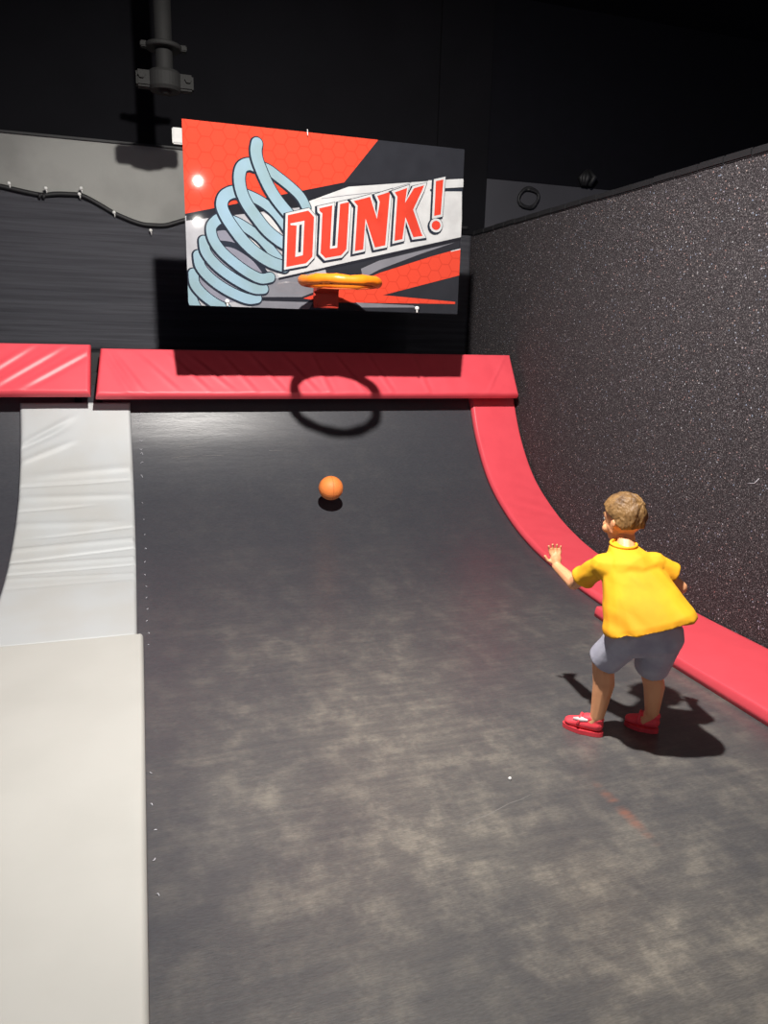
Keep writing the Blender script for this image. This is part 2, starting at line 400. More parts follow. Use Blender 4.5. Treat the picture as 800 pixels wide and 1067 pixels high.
def arc(y):
    s = 0; pts = curve_between(G0, 5.80)
    for a, b in zip(pts, pts[1:]):
        if b.x > y: break
        s += (b-a).length
    return s
G_CREASES = [(arc(4.66), .05, .010, -.010, .40, .55), (arc(4.74), .02, .022, .010, .37, .6), (arc(4.83), .12, .010, -.012, .45, .5), (arc(4.92), .06, .026, .013, .4, .5),
             (arc(5.04), .10, .012, -.009, .5, .35), (arc(5.12), -.05, .03, .012, .3, .35), (arc(5.26), .06, .012, -.008, .22, .25), (arc(5.34), -.02, .028, .013, .36, .4),
             (arc(5.43), .03, .012, -.010, .3, .4), (arc(5.50), .08, .03, .010, .42, .35), (arc(5.60), .45, .022, .009, .15, .2), (arc(5.66), .5, .02, -.008, .12, .2),
             (arc(5.70), .55, .02, .008, .18, .18), (arc(4.5), .03, .02, -.004, .4, .5), (arc(4.58), -.04, .02, .006, .4, .5)]
o = cushion('grey_curved_pad', curve_between(G0, 5.80), sh(-.825), sh(-.088), .036, M['grey_vinyl'], wrinkle=w_grey, step=.008, stepu=.016)
tag(o, 'pale grey vinyl pad curving up the ramp with creases across its bend', 'pad')
o = cushion('grey_floor_pad', curve_between(-2.0, 3.825), sh(-.98), sh(-.056), .046, M['grey_vinyl_floor'], wrinkle=lambda u, v, W, T: .005*noise.noise(Vector((u*2, v*1.3, 5))), step=.02)
tag(o, 'pale grey flat vinyl floor pad in the lower left foreground', 'pad')

def rim_path(z0, z1, y0=5.62, y1=5.86):
    n = 40; return [Vector((y0+(y1-y0)*k/n, z0+(z1-z0)*k/n)) for k in range(n+1)]
def w_rimR(u, v, W, T):
    h = .003*noise.noise(Vector((u*3, v*3, 2)))+.0015*math.sin(u*31+v*9)*(.5+noise.noise(Vector((u*2, v, 0))))
    for (u0, a) in [(.12, -1.05), (.2, -.95), (.40, -.8), (.62, -.8), (.78, -.75), (.98, -.9), (1.2, -.9), (1.45, -.9), (1.62, -1.2), (1.85, -1.0), (2.1, -1.1), (2.45, -1.3)]:
        h += ridge(u, v, u0, .20, a, .018, .0050, .22)+ridge(u, v, u0+.035, .20, a, .016, -.004, .2)
    h += ridge(u, v, 3.13, .2, 1.0, .011, .006, .22)
    return h
def w_rimL(u, v, W, T):
    h = .003*noise.noise(Vector((u*3, v*3, 6)))
    for k, (u0, a) in enumerate([(W-.22, .62), (W-.42, .66), (W-.60, .7), (W-.85, .7), (W-1.1, .75), (W-1.6, .7), (W-2.2, .7)]):
        h += ridge(u, v, u0, .20, a, .022, .0065, .30)+ridge(u, v, u0+.045, .19, a, .018, -.005, .26)
    return h
o = cushion('red_rim_pad', rim_path(1.125, 1.452), lambda s: -.315+.04*s, lambda s: 2.992+.014*s, .058, M['red_vinyl'], wrinkle=w_rimR, step=.012, er=.024)
tag(o, 'long red vinyl pad across the top of the ramp under the hoop', 'pad')
o = cushion('red_rim_pad', rim_path(1.142, 1.478), sh(-3.6), lambda s: -.345+.012*s, .058, M['red_vinyl'], wrinkle=w_rimL, step=.012, er=.024)
tag(o, 'red vinyl pad at the left edge, above the pale grey pad', 'pad')

# ------------------------------------------------------------------ drape on the back wall and its cable
CAB = [(-4.5, 2.74), (-2.6, 2.60), (-1.8, 2.72), (-.974, 2.675), (-.80, 2.645), (-.669, 2.628), (-.62, 2.64), (-.563, 2.650), (-.385, 2.655), (-.27, 2.60), (-.146, 2.531), (.0, 2.478), (.081, 2.458), (.249, 2.461), (.406, 2.516), (.8, 2.62), (1.6, 2.50), (2.3, 2.60), (3.06, 2.62)]
def cab_z(x):
    for (a, za), (b, zb) in zip(CAB, CAB[1:]):
        if a <= x <= b: return za+(zb-za)*(x-a)/(b-a)
    return CAB[-1][1]
t = thing('wall_drape', (0, YW-.05, 1.45), 'dark cloth drape with fine ripples hung on the wall behind the board', 'drape')
bm = bmesh.new(); nx, nz = 260, 60; g = []
for i in range(nx+1):
    x = -4.5+7.54*i/nx; zt = cab_z(x)
    g.append([])
    for j in range(nz+1):
        z = 1.445+(zt-1.445)*j/nz
        d = .018+.010*noise.noise(Vector((x*.8, z*9, 0)))+.004*math.sin(z*95+3*noise.noise(Vector((x, z*2, 1))))*(.5+noise.noise(Vector((x*.7, z*.7, 4))))
        g[-1].append(bm.verts.new((x, YW-.008-max(d, .004), z)))
for i in range(nx):
    for j in range(nz): bm.faces.new((g[i][j], g[i+1][j], g[i+1][j+1], g[i][j+1]))
bmesh.ops.solidify(bm, geom=bm.faces[:], thickness=.003)
finish('cloth', bm, M['net'], t, smooth=True)
bm = bmesh.new()
def cab_pts(s=.02):
    out = []
    x = -4.45
    while x < 3.0: out.append((x, YW-.045, sum(cab_z(min(3.0, max(-4.5, x+d))) for d in (-.03, 0, .03))/3)); x += s
    return out
add_tube(bm, cab_pts(), .018, 10)
for x in (-.66, -.39, -.69):
    add_tube(bm, [(x, YW-.05, cab_z(x)+.01), (x-.008, YW-.055, cab_z(x)-.03)], [.018, .010], 8)
finish('hem_cord', bm, M['black'], t, smooth=True)
clips = [(-.905, 2.695), (-.644, 2.680), (-.384, 2.700), (-.400, 2.655), (-.146, 2.535), (.132, 2.415), (-1.3, 2.70), (-1.9, 2.72)]
for i, (x, z) in enumerate(clips):
    bm = bmesh.new(); y = YW-.072
    add_lathe(bm, (x, y, z), [(.003, -.009), (.010, -.006), (.014, 0), (.013, .006)], 12, 'Y')
    add_tube(bm, [(x, y+.004, z), (x+.005, y+.008, z-.02), (x+.004, y+.016, z-.035)], [.006, .005, .004], 8)
    finish('clip', bm, M['white'], t, smooth=True)
# seams in the upper black panelling
bm = bmesh.new(); add_box(bm, (-4.5, YW-.024, 3.068), (3.1, YW-.012, 3.084))
structure(finish('trim_4', bm, M['black']))
# white junction box behind the board edge
bm = bmesh.new(); add_box(bm, (.335, YW-.05, 3.10), (.47, YW-.018, 3.225), .008)
add_box(bm, (.345, YW-.056, 3.11), (.46, YW-.049, 3.215), .003)
tag(finish('junction_box', bm, M['white']), 'small white box high on the wall peeking past the board top left corner', 'box')
# coil of cable and a bundle on the wall to the right of the board, beyond the partition
bm = bmesh.new(); cx, cz = 3.62, 2.93
add_tube(bm, [(cx+(.105+.012*math.sin(k*.7))*math.cos(k*.35), YW-.025-.004*math.sin(k*1.3), cz+(.085+.010*math.sin(k*.5))*math.sin(k*.35)) for k in range(60)], .013, 8)
tag(finish('cable_coil', bm, M['black'], smooth=True), 'coiled black cable hanging on the wall right of the board', 'cable')
bm = bmesh.new()
for k in range(9):
    a = k*1.9; add_tube(bm, [(4.22+.035*math.cos(a), YW-.06+.03*math.sin(a), 3.08), (4.22+.06*math.cos(a+.7), YW-.07+.04*math.sin(a), 3.15), (4.23+.02*math.cos(a), YW-.06, 3.225)], [.018, .03, .012], 8)
tag(finish('cable_bundle', bm, M['black'], smooth=True), 'small black bundle on the wall above the partition top', 'cable')

# ------------------------------------------------------------------ drop pipe
t = thing('sprinkler_pipe', (.245, 5.65, 3.15), 'black hanging pipe with collar and clamp above the board top left', 'pipe')
px, py = .245, 5.65; DZ = -.075
bm = bmesh.new()
add_tube(bm, [(px, py, 4.6), (px, py, 3.36+DZ), (px, py-.005, 3.29+DZ), (px, py-.012, 3.235+DZ), (px, py-.015, 3.215+DZ)], [.056, .056, .055, .046, .02], 24)
finish('pipe', bm, M['pipe'], t, smooth=True)
bm = bmesh.new(); add_lathe(bm, (px, py, 3.50+DZ), [(.057, -.014), (.112, -.014), (.118, -.008), (.118, .008), (.112, .014), (.057, .014)], 32)
for a in (0, math.pi): add_box(bm, (px+.125*math.cos(a)-.022, py-.03, 3.485+DZ), (px+.125*math.cos(a)+.022, py+.03, 3.52+DZ), .006)
finish('collar', bm, M['pipe'], t)
bm = bmesh.new(); add_lathe(bm, (px, py, 3.295+DZ), [(.060, -.060), (.095, -.060), (.108, -.040), (.108, .040), (.095, .060), (.060, .060)], 32)
for s in (-1, 1):
    add_box(bm, (px+s*.133-.050, py-.045, 3.245+DZ), (px+s*.133+.050, py+.045, 3.345+DZ), .012)
finish('clamp', bm, M['pipe'], t)
for s in (-1, 1):
    bm = bmesh.new(); add_tube(bm, [(px+s*.148, py-.06, 3.31+DZ), (px+s*.148, py+.06, 3.31+DZ)], .014, 8); add_tube(bm, [(px+s*.148, py-.062, 3.31+DZ), (px+s*.148, py-.046, 3.31+DZ)], .024, 6)
    finish('clamp_bolt', bm, M['pipe'], t)

# ------------------------------------------------------------------ backboard with its printed face
BY = 5.0; BX0, BX1, BZ0, BZ1 = .305, 2.150, 1.768, 2.845
def on_board(px_, py_):
    d = XR*((px_-400)/771)+YD*((py_-533.5)/771)+ZF
    k = BY/d.y; return (d.x*k, CAM.z+d.z*k)
# corners as the art was drawn, so that the print fills the panel edge to edge
board = thing('backboard', (1.23, BY, BZ0), 'basketball backboard printed DUNK! with a coiled spring on red and grey', 'backboard')
bm = bmesh.new(); add_box(bm, (BX0, BY+.0005, BZ0), (BX1, BY+.022, BZ1), .003); finish('panel', bm, mat('board_charcoal', (.020, .021, .026, 1), rough=.035), board)
bm = bmesh.new()
for z in (BZ0+.10, BZ1-.12): add_box(bm, (BX0+.06, BY+.024, z-.02), (BX1-.06, BY+.064, z+.02), .004)
for x in (BX0+.35, BX1-.35): add_box(bm, (x-.02, BY+.066, BZ0+.03), (x+.02, BY+.106, BZ1-.03), .004)
finish('rear_frame', bm, M['black'], board)
for x in (BX0+.35, BX1-.35):
    for z in (BZ0+.22, BZ1-.16):
        bm = bmesh.new(); add_tube(bm, [(x, BY+.10, z), (x, YW-.03, z+.12)], .022, 12); finish('wall_strut', bm, M['black'], board, smooth=True)
PM = [mat('print_charcoal', (.015, .0155, .020, 1), rough=.035), hex_material('print_red', (.50, .048, .026, 1)), mat('print_white', (.42, .425, .43, 1), rough=.035),
      mat('print_pale_grey', (.30, .30, .32, 1), rough=.035), mat('print_grey', (.15, .15, .17, 1), rough=.035), mat('print_blue', (.18, .26, .29, 1), rough=.035, scale=3, col2=(.21, .31, .39, 1)),
      mat('print_outline', (.018, .022, .032, 1), rough=.035), mat('letter_red', (.48, .042, .024, 1), rough=.035), mat('print_purple_grey', (.17, .17, .21, 1), rough=.035), mat('print_shade', (.16, .22, .27, 1), rough=.035)]
CH, RE, WH, PG, GR, BL, OU, LR, PU, SHD = range(10)
layer = [0]
def clip(poly):
    for ax, lim, sgn in ((0, BX0, 1), (0, BX1, -1), (1, BZ0, 1), (1, BZ1, -1)):
        out = []
        for i in range(len(poly)):
            a, b = poly[i-1], poly[i]; da, db = (a[ax]-lim)*sgn, (b[ax]-lim)*sgn
            if (da >= 0) != (db >= 0): t = da/(da-db); out.append((a[0]+(b[0]-a[0])*t, a[1]+(b[1]-a[1])*t))
            if db >= 0: out.append(b)
        poly = out
        if len(poly) < 3: return []
    return poly
def face(bm, poly, mi):
    poly = clip(poly)
    if len(poly) < 3: return
    y = BY-.0003-.00010*layer[0]
    vs = [bm.verts.new((p[0], y, p[1])) for p in poly]
    for tri in tessellate_polygon([[v.co for v in vs]]):
        try: f = bm.faces.new([vs[i] for i in tri]); f.material_index = mi
        except ValueError: pass
def poly(bm, pts, mi): layer[0] += 1; face(bm, [on_board(*p) for p in pts], mi)
def spline(pts, k=6, closed=False):
    n = len(pts); out = []
    for i in range(n-1):
        p0, p1, p2, p3 = pts[max(i-1, 0)], pts[i], pts[i+1], pts[min(i+2, n-1)]
        for j in range(k):
            t = j/k; out.append(tuple(.5*(2*p1[a]+(-p0[a]+p2[a])*t+(2*p0[a]-5*p1[a]+4*p2[a]-p3[a])*t*t+(-p0[a]+3*p1[a]-3*p2[a]+p3[a])*t**3) for a in (0, 1)))
    return out+[tuple(pts[-1])]
def stroke(bm, pts, r, mi, closed=False, off=(0, 0)):
    """round-ended mitred ribbon of half-width r (in photo px, about 6.6 mm each) on the board"""
    layer[0] += 1
    P = [on_board(x+off[0], y+off[1]) for x, y in pts]; R = r*.00655; n = len(P)
    def un(a, b):
        dx, dz = b[0]-a[0], b[1]-a[1]; L = math.hypot(dx, dz) or 1; return (-dz/L, dx/L)
    lft, rgt = [], []
    for i in range(n):
        if closed: n0, n1 = un(P[i-1], P[i]), un(P[i], P[(i+1) % n])
        else: n0 = un(P[max(i-1, 0)], P[max(i-1, 0)+1]); n1 = un(P[min(i, n-2)], P[min(i, n-2)+1])
        mx_, mz_ = n0[0]+n1[0], n0[1]+n1[1]; L = math.hypot(mx_, mz_) or 1; mx_, mz_ = mx_/L, mz_/L
        k = R/max(.55, mx_*n0[0]+mz_*n0[1])
        lft.append((P[i][0]+mx_*k, P[i][1]+mz_*k)); rgt.append((P[i][0]-mx_*k, P[i][1]-mz_*k))
    for i in range(n if closed else n-1):
        j = (i+1) % n; layer[0] += .0008; face(bm, [lft[i], lft[j], rgt[j], rgt[i]], mi)
    if not closed:
        for c, a, s_ in ((P[0], lft[0], 1), (P[-1], rgt[-1], 1)):
            a0 = math.atan2(a[1]-c[1], a[0]-c[0]); layer[0] += .0008
            face(bm, [(c[0]+R*math.cos(a0+k*math.pi/10), c[1]+R*math.sin(a0+k*math.pi/10)) for k in range(11)], mi)
bm = bmesh.new()
poly(bm, [(180, 227), (320, 205), (340, 285), (275, 300), (277, 325), (180, 325)], PG)
poly(bm, [(194, 222), (345, 192), (362, 190), (400, 192), (330, 214), (194, 230)], CH)
poly(bm, [(180, 110), (412, 118), (395, 144.5), (358.5, 190), (194, 222.5), (180, 225)], RE)
poly(bm, [(262, 306), (282, 291), (330, 284), (338, 300), (308, 312), (262, 312)], GR)
poly(bm, [(262, 309.5), (340, 309.5), (340, 313.5), (262, 313.5)], CH)
poly(bm, [(262, 313.2), (326, 315), (322, 322), (262, 322)], GR)
poly(bm, [(376, 280), (395, 271.5), (474, 252.5), (437, 265), (395, 281), (378, 290)], GR)
poly(bm, [(490, 256), (490, 284), (399, 307.5), (474, 314.5), (474, 316.8), (345, 315), (316, 311), (333, 305), (361, 299), (395, 284.5), (450, 267)], RE)
stroke(bm, [(470, 261.8), (490, 257)], .5, WH)
poly(bm, [(370.5, 315.2), (430, 318.2), (435, 320.4), (377, 320.4)], GR)
# white banner and its dark rule
poly(bm, [(318, 211), (363, 194.6), (400, 192), (449, 188.5), (449, 199), (481, 199.6), (481, 246.8), (291, 289), (288.5, 285.5), (300, 278)], WH)
stroke(bm, [(449, 198.2), (481, 198)], 1.3, OU)
poly(bm, [(446, 188), (482.5, 186.3), (483, 195), (446, 197.2)], WH)
stroke(bm, [(335, 207), (362, 203.5), (400, 199.5), (428, 190.5)], .3, GR)
stroke(bm, [(291, 290.5), (400, 266.3), (481, 248.6)], 1.0, CH)
# spring: background seen through the coils, then far strands, then near strands from the bottom up
poly(bm, [(222, 240), (240, 237), (283, 288), (262, 312), (215, 318), (203, 290), (210, 262)], PU)
stroke(bm, spline([(229, 253.5), (244, 256), (262, 267), (272, 278), (277, 286)]), 2.6, OU)
stroke(bm, spline([(224, 238.5), (234, 237.5), (240, 241)]), 2.2, OU)
poly(bm, spline([(257.5, 246), (265, 248), (272, 253), (279, 260), (284, 266.5), (277, 266.5), (268, 260), (261, 252)]), WH)
poly(bm, spline([(272.5, 221.5), (280, 224.5), (287, 232), (291, 242), (285, 240), (277, 231)]), WH)
def strand(pts, r=5.3, mi=BL):
    s = spline(pts)
    stroke(bm, s, r+1.45, OU, off=(-.5, .5)); stroke(bm, s, r, mi)
def shade(pts, r=1.6): stroke(bm, spline(pts), r, SHD)
for b_ in ([(261, 170.5), (278, 176), (290.6, 185), (303, 195), (313, 205), (319, 216)], [(252, 201), (262.5, 205), (273.7, 211), (285, 220), (294, 231), (300, 240)],
           [(232, 227), (245, 231), (257.5, 238), (270, 247), (281, 259), (291, 271)]): strand(b_, 4.4)
for b_ in ([(222, 278), (238, 290), (252, 298), (264, 303)], [(210, 288), (225, 300), (242, 310)], [(216, 262), (232, 276), (250, 288), (266, 295)]): stroke(bm, spline(b_), 1.0, OU)
F = [[(197.5, 300), (199.5, 310), (205, 322)],
     [(201.5, 285), (203, 296), (211.5, 306.5), (224, 316), (236, 322)],
     [(206.5, 266), (208.7, 277.5), (218.2, 289), (232, 299.5), (247.5, 307.7), (259, 311.6), (267.5, 310.8)],
     [(212.3, 251), (214.2, 262), (222.8, 273.7), (236, 285), (252.5, 295.3), (265, 300.8), (274.5, 301)],
     [(232, 226.5), (225.5, 229.6), (220, 237), (222, 249), (230.5, 261.5), (244.5, 274), (259.5, 284.6), (272, 290.3), (281.5, 289)],
     [(251, 201), (242, 200.2), (233.5, 205), (231, 214), (234.5, 224), (242, 236), (253.5, 251), (267, 263.6), (282, 273), (296, 278)],
     [(266, 173), (259, 171), (251.8, 174.5), (249.3, 185), (251.2, 198.5), (257, 212), (266, 225), (277.5, 239.5), (290, 250), (300, 256)],
     [(267.6, 149.6), (266.6, 157), (268, 166), (272, 177), (278, 190.6), (285, 203), (293, 214), (305, 228)]]
for i, f in enumerate(F):
    strand(f, 4.6 if i < 5 else 5.3)
    if i == 6: shade([(262.5, 170), (266.5, 179)], 1.5)
# letters: dark edge to the lower left, white edge, red body
LET = {'D': [(299.7, 224.4), (321, 219.5), (326.9, 226.2), (325.2, 267.5), (318.7, 274.4), (298.1, 278.3)],
       'U': [(332.5, 217.2), (345.9, 214.2), (343.5, 259.4), (351, 258.2), (354, 212.8), (363.5, 210.6), (360.6, 260), (355, 266.2), (338.7, 269), (333.7, 263.8), (335.6, 222.5), (332.6, 220)],
       'N': [(368.3, 209.7), (385.3, 205.2), (392.3, 228), (395.3, 210.5), (392.6, 204.3), (405.9, 200), (401, 255.8), (390.3, 258), (380.5, 228), (378, 260), (369.4, 261.8), (372.3, 214.6)],
       'K': [(410.8, 200.6), (423.8, 196), (421.6, 211.5), (430.8, 196.4), (441.4, 193.2), (439.6, 198), (430, 218.5), (438.6, 243.5), (440, 246), (430.2, 247.3), (422, 226.5), (418.8, 249.3), (410.6, 251.2), (413.6, 205)],
       '!': [(453.6, 189), (461.4, 187.3), (458.6, 223.8), (451.8, 225.2)]}
dot = [(453.8+4.6*math.cos(k*.393), 235+4.9*math.sin(k*.393)) for k in range(16)]
for ch in 'DUNK!':
    for r, mi, off in ((3.4, OU, (-1.1, 1.0)), (2.6, OU, (.1, 0)), (2.25, WH, (0, 0))):
        stroke(bm, LET[ch], r, mi, closed=True, off=off)
        if mi == WH: poly(bm, LET[ch], WH)
        if ch == '!': stroke(bm, dot, r, mi, closed=True, off=off)
    if ch == 'D': poly(bm, [(304, 224), (320, 221), (323, 226), (321, 268), (300, 274)], WH)
    poly(bm, LET[ch], LR)
    if ch == '!': poly(bm, dot, LR)
# counters of D and U
poly(bm, [(302.3, 233), (316.9, 230.2), (315.2, 266), (307.3, 268), (308.8, 235.2), (302.5, 234.8)], WH)
poly(bm, [(311.6, 234.6), (314.1, 234), (313.2, 262.8), (310.3, 263.2)], OU)
poly(bm, [(348.6, 215.5), (351.3, 210.6), (349, 254.8), (346.2, 255.3)], OU)
# white inner chamfer lines
o = finish('printed_face', bm, PM, board)
for (x, z) in ((.545, 1.80), (1.838, 1.80), (1.068, 2.853)):
    bm = bmesh.new(); add_lathe(bm, (x, BY-.018, z), [(.006, -.008), (.013, -.004), (.014, .008), (.012, .016)] if z < 2 else [(.003, -.004), (.004, 0), (.004, .006), (.004, .012)], 14, 'Y')
    add_tube(bm, [(x, BY-.012, z), (x+.002, BY-.014, z-.03)], .007 if z < 2 else .003, 8)
    finish('bolt', bm, M['white'], board, smooth=True)

# ------------------------------------------------------------------ hoop
RX, RY, RZ, RR = 1.192, 4.615, 1.925, .232
hoop = thing('basketball_rim', (RX, BY, BZ0), 'orange padded basketball rim with red bracket fixed to the DUNK! board', 'rim')
bm = bmesh.new()
ring = []
for k in range(72):
    a = 2*math.pi*k/72; ring.append((RX+RR*math.cos(a), RY+RR*math.sin(a), RZ+.003*math.sin(5*a)))
add_tube(bm, ring, [.029+.0022*math.sin(k*.9)+.001*math.sin(k*2.3) for k in range(72)], 16, closed=True)
finish('ring', bm, M['rim'], hoop, smooth=True)
bm = bmesh.new()
add_tube(bm, [(RX+(RR-.012)*math.cos(a/36*math.pi), RY+(RR-.012)*math.sin(a/36*math.pi), RZ-.0285) for a in range(72)], .004, 8, closed=True)
finish('ring_seam', bm, M['ball_seam'], hoop, smooth=True)
bm = bmesh.new()
add_box(bm, (RX-.085, BY-.022, BZ0+.012), (RX+.085, BY-.0085, RZ-.02), .004)
vs = [bm.verts.new(p) for p in ((RX-.085, BY-.02, RZ-.045), (RX+.085, BY-.02, RZ-.045), (RX+.085, BY-.02, RZ-.02), (RX-.085, BY-.02, RZ-.02), (RX-.055, RY+RR, RZ-.024), (RX+.055, RY+RR, RZ-.024), (RX+.055, RY+RR, RZ-.008), (RX-.055, RY+RR, RZ-.008))]
for f in ((0, 1, 2, 3), (4, 7, 6, 5), (0, 4, 5, 1), (3, 2, 6, 7), (0, 3, 7, 4), (1, 5, 6, 2)): bm.faces.new([vs[i] for i in f])
finish('bracket', bm, M['bracket'], hoop)
for s in (-1, 1):
    bm = bmesh.new(); add_tube(bm, [(RX+s*.055, BY-.028, BZ0+.04), (RX+s*.055, BY-.018, BZ0+.04)], .010, 6); finish('bracket_bolt', bm, M['bracket'], hoop)

# ------------------------------------------------------------------ ball
bc = Vector((1.2627, 5.10, .53)); BRr = .088
ball = thing('ball', bc, 'small orange ball on the dark ramp below the hoop', 'ball')
bm = bmesh.new(); bmesh.ops.create_icosphere(bm, subdivisions=4, radius=BRr)
for v in bm.verts: v.co += bc
finish('shell', bm, M['ball'], ball, smooth=True)
bm = bmesh.new()
for ax in range(2):
    add_tube(bm, [bc+Matrix.Rotation(.5, 3, 'X')@(Vector((math.cos(a/24*math.pi), math.sin(a/24*math.pi), 0)) if ax else Vector((0.2*0, math.cos(a/24*math.pi), math.sin(a/24*math.pi))))*(BRr-.0004) for a in range(48)], .0013, 6, closed=True)
finish('seam', bm, M['ball_seam'], ball, smooth=True)
# scrap of white foam
bm = bmesh.new(); bmesh.ops.create_icosphere(bm, subdivisions=2, radius=.0065)
for v in bm.verts: v.co = Vector((1.237, 2.19, .0055))+v.co*(1+.25*noise.noise(v.co*300))
tag(finish('foam_scrap', bm, M['white'], smooth=True), 'tiny white scrap lying on the bed in front of the boy', 'scrap')
# pale scuff on the partition wall
bm = bmesh.new(); add_tube(bm, [(3.0485, 3.02, .925), (3.0485, 3.045, .895), (3.0485, 3.09, .885)], .0022, 6)
structure(finish('trim_5', bm, M['stripe'], smooth=True))

# ------------------------------------------------------------------ the boy
def hull(bm, pts):
    vs = [bm.verts.new(p) for p in pts]
    r = bmesh.ops.convex_hull(bm, input=vs)
    bad = [g for g in r['geom_interior'] if isinstance(g, bmesh.types.BMVert)]
    if bad: bmesh.ops.delete(bm, geom=list(set(bad)), context='VERTS')
_tb = bmesh.new(); bmesh.ops.create_icosphere(_tb, subdivisions=2, radius=1); ICO = [v.co.copy() for v in _tb.verts]; _tb.free()
def ell(c, ax):   # ellipsoid points; ax = three axis vectors
    c = Vector(c); return [c+ax[0]*p.x+ax[1]*p.y+ax[2]*p.z for p in ICO]
def sph(c, r): return ell(c, (Vector((r, 0, 0)), Vector((0, r, 0)), Vector((0, 0, r))))
def disc(c, ax, n=20): c = Vector(c); return [c+ax[0]*math.cos(2*math.pi*k/n)+ax[1]*math.sin(2*math.pi*k/n) for k in range(n)]
def blob(name, groups, vox, m, parent, smooth=6, disp=None):
    bm = bmesh.new()
    for g in groups: hull(bm, g)
    me = bpy.data.meshes.new('tmp'); bm.to_mesh(me); bm.free()
    ob = bpy.data.objects.new('tmp', me); C.objects.link(ob)
    r = ob.modifiers.new('r', 'REMESH'); r.mode = 'VOXEL'; r.voxel_size = vox; r.adaptivity = 0
    s = ob.modifiers.new('s', 'SMOOTH'); s.factor = .5; s.iterations = smooth
    dg = bpy.context.evaluated_depsgraph_get(); dg.update()
    nm = bpy.data.meshes.new_from_object(ob.evaluated_get(dg)); nm.name = name
    bpy.data.objects.remove(ob)
    if disp:
        for v, nr in zip(nm.vertices, [v.normal.copy() for v in nm.vertices]): v.co = v.co+nr*disp(v.co)
    for p in nm.polygons: p.use_smooth = True
    nm.materials.clear()
    for q in (m if isinstance(m, list) else [m]): nm.materials.append(q)
    o = bpy.data.objects.new(name, nm); C.objects.link(o)
    if parent: o.parent = parent; o.location = -parent.location
    return o
V = Vector
J = dict(neck=V((1.80, 2.40, .795)), head=V((1.834, 2.48, .905)), Ls=V((1.715, 2.415, .735)), Rs=V((1.895, 2.335, .75)),
         Le=V((1.70, 2.585, .605)), Lw=V((1.700, 2.73, .635)), Re=V((2.005, 2.30, .655)), Rw=V((2.055, 2.42, .605)),
         Lh=V((1.755, 2.275, .475)), Rh=V((1.875, 2.215, .495)), Lk=V((1.738, 2.385, .325)), Rk=V((1.955, 2.36, .285)),
         La=V((1.735, 2.385, .085)), Ra=V((1.975, 2.345, .085)))
boy = thing('person', (1.86, 2.36, 0), 'boy in a yellow T-shirt, grey shorts and red shoes, crouching after a throw', 'person')
def cap(a, ra, b, rb): return sph(a, ra)+sph(b, rb)
hf = V((-.30, .93, -.12)).normalized(); hs = hf.cross(V((0, 0, 1))).normalized(); hu = hs.cross(hf).normalized()
H = J['head']
def hd(f, s, u): return H+hf*f+hs*s+hu*u
def finger(base, dirs, r):
    g = []; p = V(base)
    for d, L in dirs: q = p+V(d).normalized()*L; g.append(cap(p, r, q, r*.88)); p = q; r *= .9
    return g
groups = [cap(J['neck']+V((0, -.02, -.05)), .042, H+hu*-.06-hf*.012, .038),
          ell(hd(-.008, 0, .012), (hs*.070, hf*.085, hu*.085)),                      # cranium
          ell(hd(.018, 0, -.030), (hs*.056, hf*.058, hu*.060))+sph(hd(.050, 0, -.078), .018),   # jaw
          cap(hd(.074, 0, -.010), .007, hd(.088, 0, -.030), .010),                       # nose
          ell(hd(.066, 0, -.055), (hs*.020, hf*.014, hu*.008)),
          ell(hd(.052, .034, -.040), (hs*.020, hf*.020, hu*.020)), ell(hd(.052, -.034, -.040), (hs*.020, hf*.020, hu*.020))]   # cheeks
for s in (-1, 1):
    groups += [ell(hd(-.006, s*.072, -.018), (hs*.007, hf*.013, hu*.022)), ell(hd(-.014, s*.078, -.010), (hs*.005, hf*.010, hu*.017))]   # ears
T1, T2 = V((1.81, 2.36, .72)), V((1.815, 2.27, .57))
tx = V((.92, -.38, 0)); ty = V((.38, .92, 0))
groups += [cap(J['Ls'], .036, J['Rs'], .036), ell(T1, (tx*.100, ty*.060, V((0, 0, .070))))+ell(T2, (tx*.10, ty*.07, V((0, 0, .07)))),
           ell(T2, (tx*.10, ty*.07, V((0, 0, .07))))+sph(J['Lh'], .062)+sph(J['Rh'], .062),
           cap(J['Ls'], .034, J['Le'], .029), cap(J['Le'], .030, J['Lw'], .021),
           cap(J['Rs'], .034, J['Re'], .026), cap(J['Re'], .027, J['Rw'], .019),
           cap(J['Lh'], .066, J['Lk'], .043), cap(J['Rh'], .066, J['Rk'], .043)]
for k, a in (('Lk', 'La'), ('Rk', 'Ra')):
    mid = J[k].lerp(J[a], .35)+V((.006, -.012, 0))
    groups += [cap(J[k], .045, mid, .045), cap(mid, .045, J[a], .029), cap(J[a], .026, J[a]+V((-.02, .02, -.04)), .026)]
# left hand, raised and open, seen from the back
pl = J['Lw']; pd = V((-.02, .30, .95)).normalized(); ps = V((.92, -.30, .10)).normalized(); pn = pd.cross(ps).normalized()
palm = pl+pd*.032
groups += [ell(palm, (ps*.026, pn*.012, pd*.032)), cap(pl, .018, palm, .014)]
for k, (o_, L) in enumerate(((-.020, .030), (-.0068, .034), (.0068, .032), (.020, .026))):
    groups += finger(palm+pd*.022+ps*o_, [(pd+ps*o_*9, L*.55), (pd+ps*o_*9-pn*.35, L*.45), (pd+ps*o_*8-pn*.7, L*.35)], .0068)
groups += finger(palm-pd*.014-ps*.018, [(pd*.6-ps*1.0, .022), (pd*1.0-ps*.5-pn*.2, .022)], .0078)
